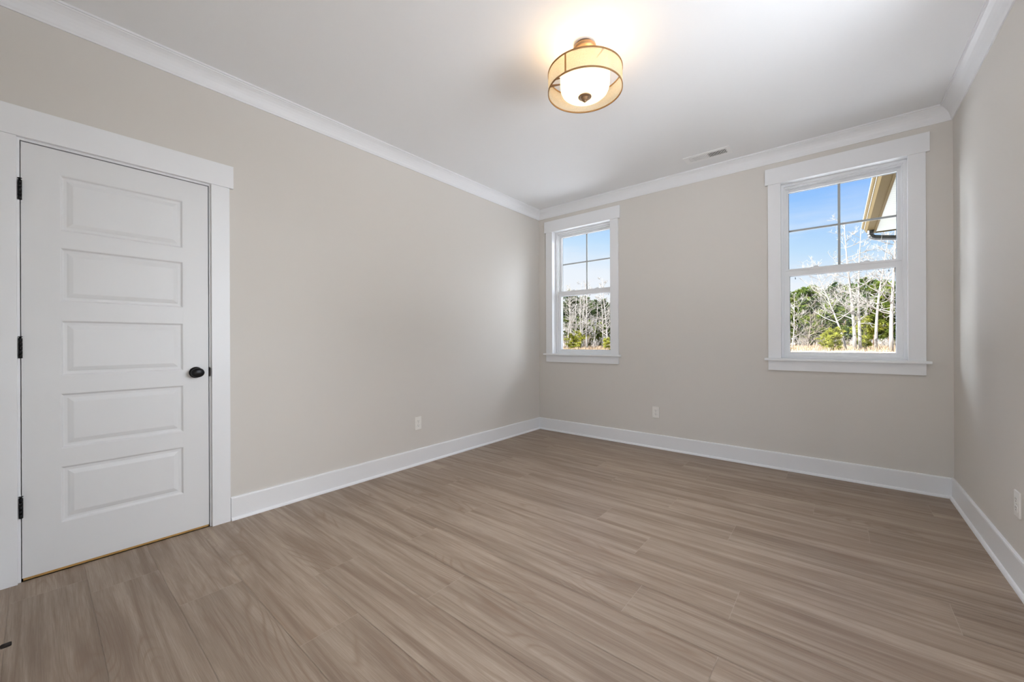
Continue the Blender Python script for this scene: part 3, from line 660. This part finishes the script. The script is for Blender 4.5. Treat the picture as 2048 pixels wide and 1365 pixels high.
# ------------------------------------------------------------------ outside: neighbouring wing of the house
GZ = -0.50
def wing():
    root = tag(empty('house_wing', (1.6, 6.6, GZ)), 'projecting wing of the house with pale soffit, seen through the right window', 'house')
    T = Matrix.Translation((-1.6, -6.6, -GZ))
    def B(m, n, mt, p=root):
        m.v = [tuple(T @ Vector(v)) for v in m.v]; return m.build(n, mt, p)
    m = MB(); m.box((0.97, 4.27, GZ), (5.0, 8.45, 2.9))
    for k in range(22): m.box((0.962, 4.27, GZ + 0.15 * k), (0.97, 8.458, GZ + 0.15 * k + 0.14)); m.box((0.97, 8.45, GZ + 0.15 * k), (5.0, 8.458, GZ + 0.15 * k + 0.14))
    B(m, 'siding_wall', 'siding')
    m = MB(); m.box((0.50, 4.27, 2.90), (5.0, 8.88, 2.915)); s = B(m, 'soffit', 'soffit_vinyl')
    m = MB(); m.box((0.475, 4.27, 2.885), (0.50, 8.90, 3.07)); m.box((0.475, 8.88, 2.885), (5.0, 8.905, 3.07)); B(m, 'fascia', 'gutter_tan')
    m = MB(); vs = [(0.44, 4.1, 3.075), (5.4, 4.1, 5.3), (5.4, 9.0, 5.3), (0.44, 9.0, 3.075)]; vs += [(x, y, z + 0.05) for x, y, z in vs]
    m.mesh(vs, [(0, 1, 2, 3), (7, 6, 5, 4), (0, 4, 5, 1), (1, 5, 6, 2), (2, 6, 7, 3), (3, 7, 4, 0)]); B(m, 'roof', 'shingle')
    m = MB(); m.mesh([(0.50, 8.89, 3.06), (5.3, 8.89, 3.06), (5.3, 8.89, 5.22), (0.50, 8.87, 3.06), (5.3, 8.87, 3.06), (5.3, 8.87, 5.22)], [(0, 1, 2), (5, 4, 3), (0, 3, 4, 1), (1, 4, 5, 2), (2, 5, 3, 0)]); B(m, 'gable', 'siding')
    g = tag(empty('rain_gutter', (0.40, 6.6, 2.9)), 'tan rain gutter with dark downspout elbow under the eave', 'gutter')
    T2 = Matrix.Translation((-0.40, -6.6, -2.9))
    def G(m, n, mt, p=g):
        m.v = [tuple(T2 @ Vector(v)) for v in m.v]; return m.build(n, mt, p)
    prof = [(0.474, 3.035), (0.474, 2.905), (0.385, 2.905), (0.375, 2.925), (0.362, 2.955), (0.338, 2.972), (0.325, 3.000), (0.325, 3.030), (0.337, 3.030), (0.337, 3.005), (0.347, 2.982), (0.369, 2.965), (0.383, 2.932), (0.391, 2.912), (0.467, 2.912), (0.467, 3.035)]
    m = MB(); n = len(prof); ya, yb = 4.3, 8.90
    m.mesh([(x, ya, z) for x, z in prof] + [(x, yb, z) for x, z in prof], [(i, (i + 1) % n, n + (i + 1) % n, n + i) for i in range(n)])
    for y in (ya, yb): m.mesh([(x, y, z) for x, z in prof[:8]] + [(x, y + 0.004, z) for x, z in prof[:8]], [tuple(range(8)), tuple(range(8, 16))])
    G(m, 'trough', 'gutter_tan')
    m = MB(); m.box((0.3215, ya, 3.001), (0.3245, yb, 3.024)); m.box((0.352, ya, 2.957), (0.356, yb, 2.962)); G(m, 'lip_highlight_strip', 'gutter_highlight')  # pale strips drawn as the gutter's highlight, colour instead of reflection
    pts = [(0.428, 8.74, 2.91), (0.428, 8.74, 2.855)]
    for k in range(7):
        a = k / 6 * math.radians(78); pts.append((0.428 + 0.075 * (1 - math.cos(a)), 8.74, 2.850 - 0.075 * math.sin(a)))
    pts += [(0.56, 8.74, 2.762), (0.80, 8.74, 2.722), (0.93, 8.74, 2.69), (0.945, 8.74, 2.5), (0.945, 8.74, GZ + 0.2)]
    rr = [0.042] * len(pts)
    for k in range(2, 9): rr[k] = 0.040 if k % 2 else 0.045
    m = MB(); m.tube(pts, rr, 8, smooth=False); G(m, 'downspout', 'downspout_dark')
    m = MB()
    pass
    for k in (9, 10): m = MB(); m.tube([Vector(pts[k]) - Vector((0.006, 0, -0.001)), Vector(pts[k]) + Vector((0.006, 0, -0.001))], 0.0455, 8); G(m, 'joint_collar', 'siding')
wing()

# ground
m = MB(); N = 44; R0 = 400
vs = []; fs = []
rg = random.Random(3)
for i in range(N + 1):
    for j in range(N + 1):
        x, y = -R0 + 2 * R0 * i / N, -R0 + 2 * R0 * j / N; vs.append((x, y, GZ + (rg.uniform(-0.15, 0.15) if x * x + y * y > 3600 else 0)))
for i in range(N):
    for j in range(N): fs.append((i * (N + 1) + j, (i + 1) * (N + 1) + j, (i + 1) * (N + 1) + j + 1, i * (N + 1) + j + 1))
m.mesh(vs, fs, 0, True); struct('ground', m, ['field'], 'straw-coloured field outside the windows', 'ground')

mat('gravel', (0.74, 0.745, 0.76), 0.95, noise=(6, 0.2))  # unseen pale ground, added to bounce sunlight up into the room
m = MB(); ring = [(34 * math.cos(k * PI / 20) , 34 * math.sin(k * PI / 20)) for k in range(40)]
m.face([(x, y, GZ + 0.03) for x, y in ring]); struct('bounce_yard', m, ['gravel'], 'pale gravel yard, unseen, added around the house to bounce light indoors', 'yard')
# ------------------------------------------------------------------ trees
def tuft(m, c, r, rnd, n=7):
    for _ in range(n):
        d = Vector((rnd.gauss(0, 1), rnd.gauss(0, 1), rnd.gauss(0.25, 0.8))).normalized()
        s = d.cross(Vector((rnd.gauss(0, 1), rnd.gauss(0, 1), rnd.gauss(0, 1)))).normalized() * r * rnd.uniform(0.10, 0.20)
        e = c + d * r * rnd.uniform(0.7, 1.2)
        m.face([c - s, c + s, e + s * 0.5, e - s * 0.5])
def pine_mesh(seed, h, crown0, rad, ntuft, tr=0.5):
    rnd = random.Random(seed); t = MB(); f = MB()
    lean = (rnd.uniform(-0.4, 0.4), rnd.uniform(-0.4, 0.4))
    pts = [(lean[0] * (k / 6) ** 2, lean[1] * (k / 6) ** 2, h * k / 6) for k in range(7)]
    t.tube(pts, [h * 0.012 * (1.12 - k / 6) + 0.01 for k in range(7)], 7)
    nb = int(18 + h * 1.5)
    for b in range(nb):
        u = (b + rnd.random()) / nb; z = h * (crown0 + (1 - crown0) * u)
        L = rad * (0.35 + 0.65 * math.sin(PI * (0.18 + 0.80 * (1 - u)) ** 0.9)) * rnd.uniform(0.55, 1.15) * (1.0 if u < 0.85 else 0.6)
        a = rnd.uniform(0, 2 * PI); k = z / h
        p0 = Vector((lean[0] * k * k, lean[1] * k * k, z)); d = Vector((math.cos(a), math.sin(a), rnd.uniform(0.0, 0.45)))
        p1 = p0 + d * L
        t.tube([p0, (p0 + p1) / 2 + Vector((0, 0, 0.08 * L)), p1], [0.05 * L / 2 + 0.012, 0.03, 0.01], 4, caps=False)
        for q in range(max(3, int(ntuft / nb))):
            s = rnd.uniform(0.3, 1.05); c = p0 + d * L * s + Vector((rnd.gauss(0, 0.22), rnd.gauss(0, 0.22), rnd.gauss(0.1, 0.22))) * L * 0.45
            tuft(f, c, tr * rnd.uniform(0.7, 1.3), rnd)
    return t, f
def bare_mesh(seed, h, lean=(0, 0), spread=0.30, nb=26, base=0.14, tw=0.013, start=0.18, r0=0.0135):
    rnd = random.Random(seed); t = MB(); f = MB()
    def P(k): return Vector((lean[0] * k ** 1.4 + 0.12 * math.sin(5 * k + seed), lean[1] * k + 0.10 * math.cos(4 * k + seed), h * k))
    t.tube([P(k / 10) for k in range(11)], [h * r0 * (1.08 - k / 10) + 0.015 for k in range(11)], 8)
    def branch(p, d, L, r, lev):
        pts = [p]; q = p.copy(); dd = d.copy(); n = 4 if lev < 2 else 3
        for k in range(n):
            dd = (dd + Vector((rnd.gauss(0, 0.2), rnd.gauss(0, 0.2), rnd.gauss(0.10, 0.14)))).normalized(); q = q + dd * L / n; pts.append(q.copy())
        f.tube(pts, [max(tw, r * (1 - 0.75 * k / n)) for k in range(n + 1)], 4 if lev < 2 else 3, caps=False)
        if lev < 2:
            for _ in range((5, 4)[lev]):
                s = rnd.uniform(0.3, 1.0); i = min(n - 1, int(s * n)); b = pts[i].lerp(pts[i + 1], s * n - i)
                nd = (dd + Vector((rnd.gauss(0, 0.8), rnd.gauss(0, 0.8), rnd.gauss(0.05, 0.5)))).normalized()
                branch(b, nd, L * rnd.uniform(0.35, 0.6), r * 0.5, lev + 1)
    for k in range(nb):
        u = start + (0.98 - start) * (k + rnd.random()) / nb; a = rnd.uniform(0, 2 * PI)
        d = Vector((math.cos(a), math.sin(a), rnd.uniform(0.0, 0.8))).normalized()
        branch(P(u), d, h * spread * (1.1 - 0.75 * u) * rnd.uniform(0.6, 1.2), h * r0 * 0.42 * (1.1 - u) + 0.02, 0)
    return t, f
def shrub_mesh(seed, r, n):
    rnd = random.Random(seed); f = MB()
    for _ in range(n):
        a = rnd.uniform(0, 2 * PI); q = r * math.sqrt(rnd.random()); z = rnd.random() ** 0.8 * r * 1.3 * (1 - 0.6 * (q / r) ** 2)
        tuft(f, Vector((q * math.cos(a), q * math.sin(a), z)), 0.28, rnd)
    return f
def brush_mesh(seed, h, n, tw=0.02):
    rnd = random.Random(seed); f = MB()
    for _ in range(n):
        a = rnd.uniform(0, 2 * PI); d = Vector((math.cos(a) * rnd.uniform(0.1, 0.9), math.sin(a) * rnd.uniform(0.1, 0.9), 1)).normalized(); p = Vector((rnd.gauss(0, 0.3), rnd.gauss(0, 0.3), 0)); L = h * rnd.uniform(0.5, 1.1)
        pts = [p + d * L * k / 3 + Vector((rnd.gauss(0, 0.08), rnd.gauss(0, 0.08), 0)) * L * 0.4 for k in range(4)]
        f.tube(pts, [tw * 1.8, tw * 1.3, tw, tw * 0.6], 3, caps=False)
        for _ in range(5):
            i = rnd.randint(1, 2); b = pts[i].lerp(pts[i + 1], rnd.random()); e = b + Vector((rnd.gauss(0, 0.5), rnd.gauss(0, 0.5), rnd.uniform(0, 0.7))) * L * 0.35
            f.tube([b, (b + e) / 2 + Vector((0, 0, 0.05)), e], [tw, tw * 0.8, tw * 0.5], 3, caps=False)
    return f
def polar(az, d):
    a = math.radians(az); return (d * math.sin(a), d * math.cos(a), GZ)
PINES = []
def pine_data(i, seed, h, c0, rad, nt_, leaf, tr):
    t, f = pine_mesh(seed, h, c0, rad, nt_, tr); PINES.append((t.data('trunk', ['pine_bark']), f.data('foliage', [leaf]), h))
for i, a in enumerate([(11, 15.5, 0.42, 2.9, 620, 'pine_needles', 0.55), (12, 14.5, 0.30, 3.2, 700, 'pine_needles', 0.55), (13, 16.5, 0.50, 2.6, 560, 'dark_needles', 0.55), (14, 12.5, 0.12, 3.1, 800, 'pine_needles', 0.5),
                     (15, 9.0, 0.05, 2.6, 700, 'pine_needles', 0.5), (16, 5.0, 0.02, 2.0, 520, 'yellow_needles', 0.42), (17, 15.0, 0.25, 3.0, 760, 'dark_needles', 0.55)]):
    pine_data(i, *a)
def put_pine(kind, az, d, s, rz, label, group=None, name='pine_tree'):
    r = empty(name, polar(az, d), rz); r.scale = (s, s, s)
    for nm, me in (('trunk', PINES[kind][0]), ('foliage', PINES[kind][1])):
        o = bpy.data.objects.new(nm, me); C.objects.link(o); o.parent = r
    tag(r, label, 'pine tree', group)
    return r
def far(az): return 130.0 - (1.0 - math.cos(math.radians(min(0, az)))) * 240.0   # tree line comes nearer towards the left
rnd = random.Random(21)
def belt(az0, az1, rows, step, kinds, smin, smax, label, group):
    for r in range(rows):
        az = az0 + rnd.uniform(0, 1)
        while az < az1:
            d = far(az) + r * 6.0 + rnd.uniform(-2, 2)
            put_pine(rnd.choice(kinds), az, d, rnd.uniform(smin, smax), rnd.uniform(0, 6), label, group)
            az += step * rnd.uniform(0.75, 1.25) / d * 57.3
belt(-9.5, 9.5, 4, 4.4, (0, 1, 2, 3, 3), 0.88, 1.10, 'green pine in the far woods seen through the right window', 'far pines beyond the right window')
belt(-36.5, -21, 4, 4.0, (2, 6, 6, 2, 3), 0.68, 0.84, 'dark pine in the far woods seen through the left window', 'far pines beyond the left window')
for k in range(20):
    az = -8.5 + 17 * (k + rnd.random()) / 20; put_pine(rnd.choice((3, 4, 4)), az, far(az) - 6 - rnd.uniform(0, 6), rnd.uniform(0.7, 1.0), rnd.uniform(0, 6), 'young bushy pine at the edge of the woods beyond the right window', 'young pines beyond the right window')
for k in range(12):
    az = -36 + 15 * (k + rnd.random()) / 12; put_pine(4, az, far(az) - 6 - rnd.uniform(0, 5), rnd.uniform(0.45, 0.8), rnd.uniform(0, 6), 'young bushy pine at the edge of the woods beyond the left window', 'young pines beyond the left window')
put_pine(5, -0.15, 72, 0.62, 0.3, 'yellow-green pine bush at the foot of the pale trunks, right window')
put_pine(5, 2.35, 84, 1.0, 1.3, 'round yellow pine sapling between the pale trunks, right window')
put_pine(5, -1.0, 78, 0.50, 2.3, 'low yellow pine bush left of the pale trunks, right window')
put_pine(5, -26.0, 60, 0.38, 0.9, 'low yellow-green bush at the lower right of the left window')
put_pine(5, -31.0, 66, 0.52, 2.9, 'yellow-green bush at the lower left of the left window')
put_pine(5, -29.9, 70, 0.62, 1.9, 'green bush under the twin trunks of the left window')
# a wood continuing behind and beside the nearer trees: uncountable
fm = MB(); rr = random.Random(77)
for az10 in range(-620, 400, 9):
    az = az10 / 10; d = far(max(az, -40)) + 26 + rr.uniform(-3, 10)
    x, y, z = polar(az, d); h = rr.uniform(12.5, 16.5) * (1.08 if az > -18 else 0.86)
    fm.tube([(x, y, GZ), (x, y, GZ + h * 0.9)], [0.22, 0.06], 5, mi=1, caps=False)
    for _ in range(90):
        u = rr.random(); q = 3.2 * math.sqrt(rr.random()) * (1.05 - 0.75 * u); a = rr.uniform(0, 2 * PI)
        tuft(fm, Vector((x + q * math.cos(a), y + q * math.sin(a), GZ + h * (0.12 + 0.88 * u))), 0.9, rr, 4)
tag(fm.build('distant_woods', ['far_needles', 'pine_bark'], normals=False), 'distant belt of pine woods closing the view behind the nearer trees', 'woods', kind='stuff')

def put_bare(mb, az, d, label, bark='pale_bark', rz=0.0, group=None, cat='bare tree', name='bare_tree'):
    r = empty(name, polar(az, d), rz)
    for nm, q in (('trunk', mb[0]), ('branches', mb[1])): q.build(nm, bark, r, normals=False)
    return tag(r, label, cat, group)
put_bare(bare_mesh(1, 19, (-1.0, 0), 0.22, 24, r0=0.0108), 1.42, 76, 'tall pale bare trunk leaning left, left one of the central pair, right window')
put_bare(bare_mesh(2, 18.5, (0.2, 0), 0.18, 20, r0=0.0105), 1.85, 80, 'straight pale bare trunk, right one of the central pair, right window')
put_bare(bare_mesh(3, 17, (1.3, 0), 0.22, 22, start=0.3, r0=0.0105), 3.20, 78, 'pale forked bare tree near the right side of the right window')
put_bare(bare_mesh(4, 19, (0.3, 0), 0.20, 26, r0=0.0115), 4.45, 74, 'thick pale bare tree against the right edge of the right window')
put_bare(bare_mesh(9, 13, (-4.0, 0), 0.42, 24, start=0.3, r0=0.009), 0.75, 74, 'leaning pale bare tree with wide crown left of the central pair')
put_bare(bare_mesh(5, 7.0, (0.3, 0), 0.55, 16, start=0.2, r0=0.016), -2.57, 86, 'small grey bare tree at the lower left of the right window', 'brush_twig')
put_bare(bare_mesh(6, 9.0, (0.5, 0), 0.45, 18, start=0.2, r0=0.012), -4.1, 84, 'tangled bare tree against the left edge of the right window')
for k, (az, d, h, ln, lb) in enumerate([(-31.5, 66, 14, 0.6, 'thin leaning bare trunk at the left edge of the left window'), (-31.15, 72, 15.5, -0.3, 'slim white bare trunk second from the left in the left window'),
      (-30.4, 74, 14.5, 0.4, 'faint thin bare tree left of the twin trunks in the left window'), (-29.65, 70, 16, 0.1, 'left one of the twin pale trunks in the left window'), (-29.35, 71, 16, 0.4, 'right one of the twin pale trunks in the left window'),
      (-28.75, 68, 15.5, -0.3, 'white bare trunk just right of the twin trunks in the left window'), (-27.8, 74, 13, 0.9, 'bare tree with arching branches right of centre in the left window'),
      (-26.6, 72, 16, -0.4, 'brownish bare trunk near the right side of the left window'), (-26.05, 66, 16, -0.6, 'bright white bare trunk close to the right edge of the left window')]):
    put_bare(bare_mesh(30 + k, h * 0.74, (ln, 0), 0.20, 22, tw=0.012, r0=0.0095), az, d, lb)
for k in range(26):
    if k < 15: az = -6.5 + 13 * (k + rnd.random()) / 15; d = far(az) - 14 - rnd.uniform(0, 16); lb, gp = 'tangle of bare brown brush at the wood edge beyond the right window', 'bare brush beyond the right window'
    else: az = -34 + 11 * (k - 15 + rnd.random()) / 11; d = far(az) - 10 - rnd.uniform(0, 14); lb, gp = 'tangle of bare brown brush at the wood edge beyond the left window', 'bare brush beyond the left window'
    o = brush_mesh(200 + k, rnd.uniform(1.6, 3.4), 26, 0.018).build('bare_bush', 'brush_twig' if k % 3 else 'pale_bark', normals=False); o.location = polar(az, d); tag(o, lb, 'bush', gp)
# dry grass over the field edge
gm = MB(); rr = random.Random(9)
for lo, hi in ((-8, 8), (-36, -22)):
    for _ in range(5200):
        az = rr.uniform(lo, hi); d = far(az) - rr.uniform(2, 62); x, y, z = polar(az, d); h = rr.uniform(0.25, 0.8)
        s = Vector((rr.uniform(-1, 1), rr.uniform(-1, 1), 0)).normalized() * 0.07; l = Vector((rr.gauss(0, 0.18), rr.gauss(0, 0.18), h))
        gm.face([Vector((x, y, z - 0.2)) - s, Vector((x, y, z - 0.2)) + s, Vector((x, y, z)) + l])
tag(gm.build('dry_grass', ['straw'], normals=False), 'dry straw grass in front of the woods', 'grass', kind='stuff')
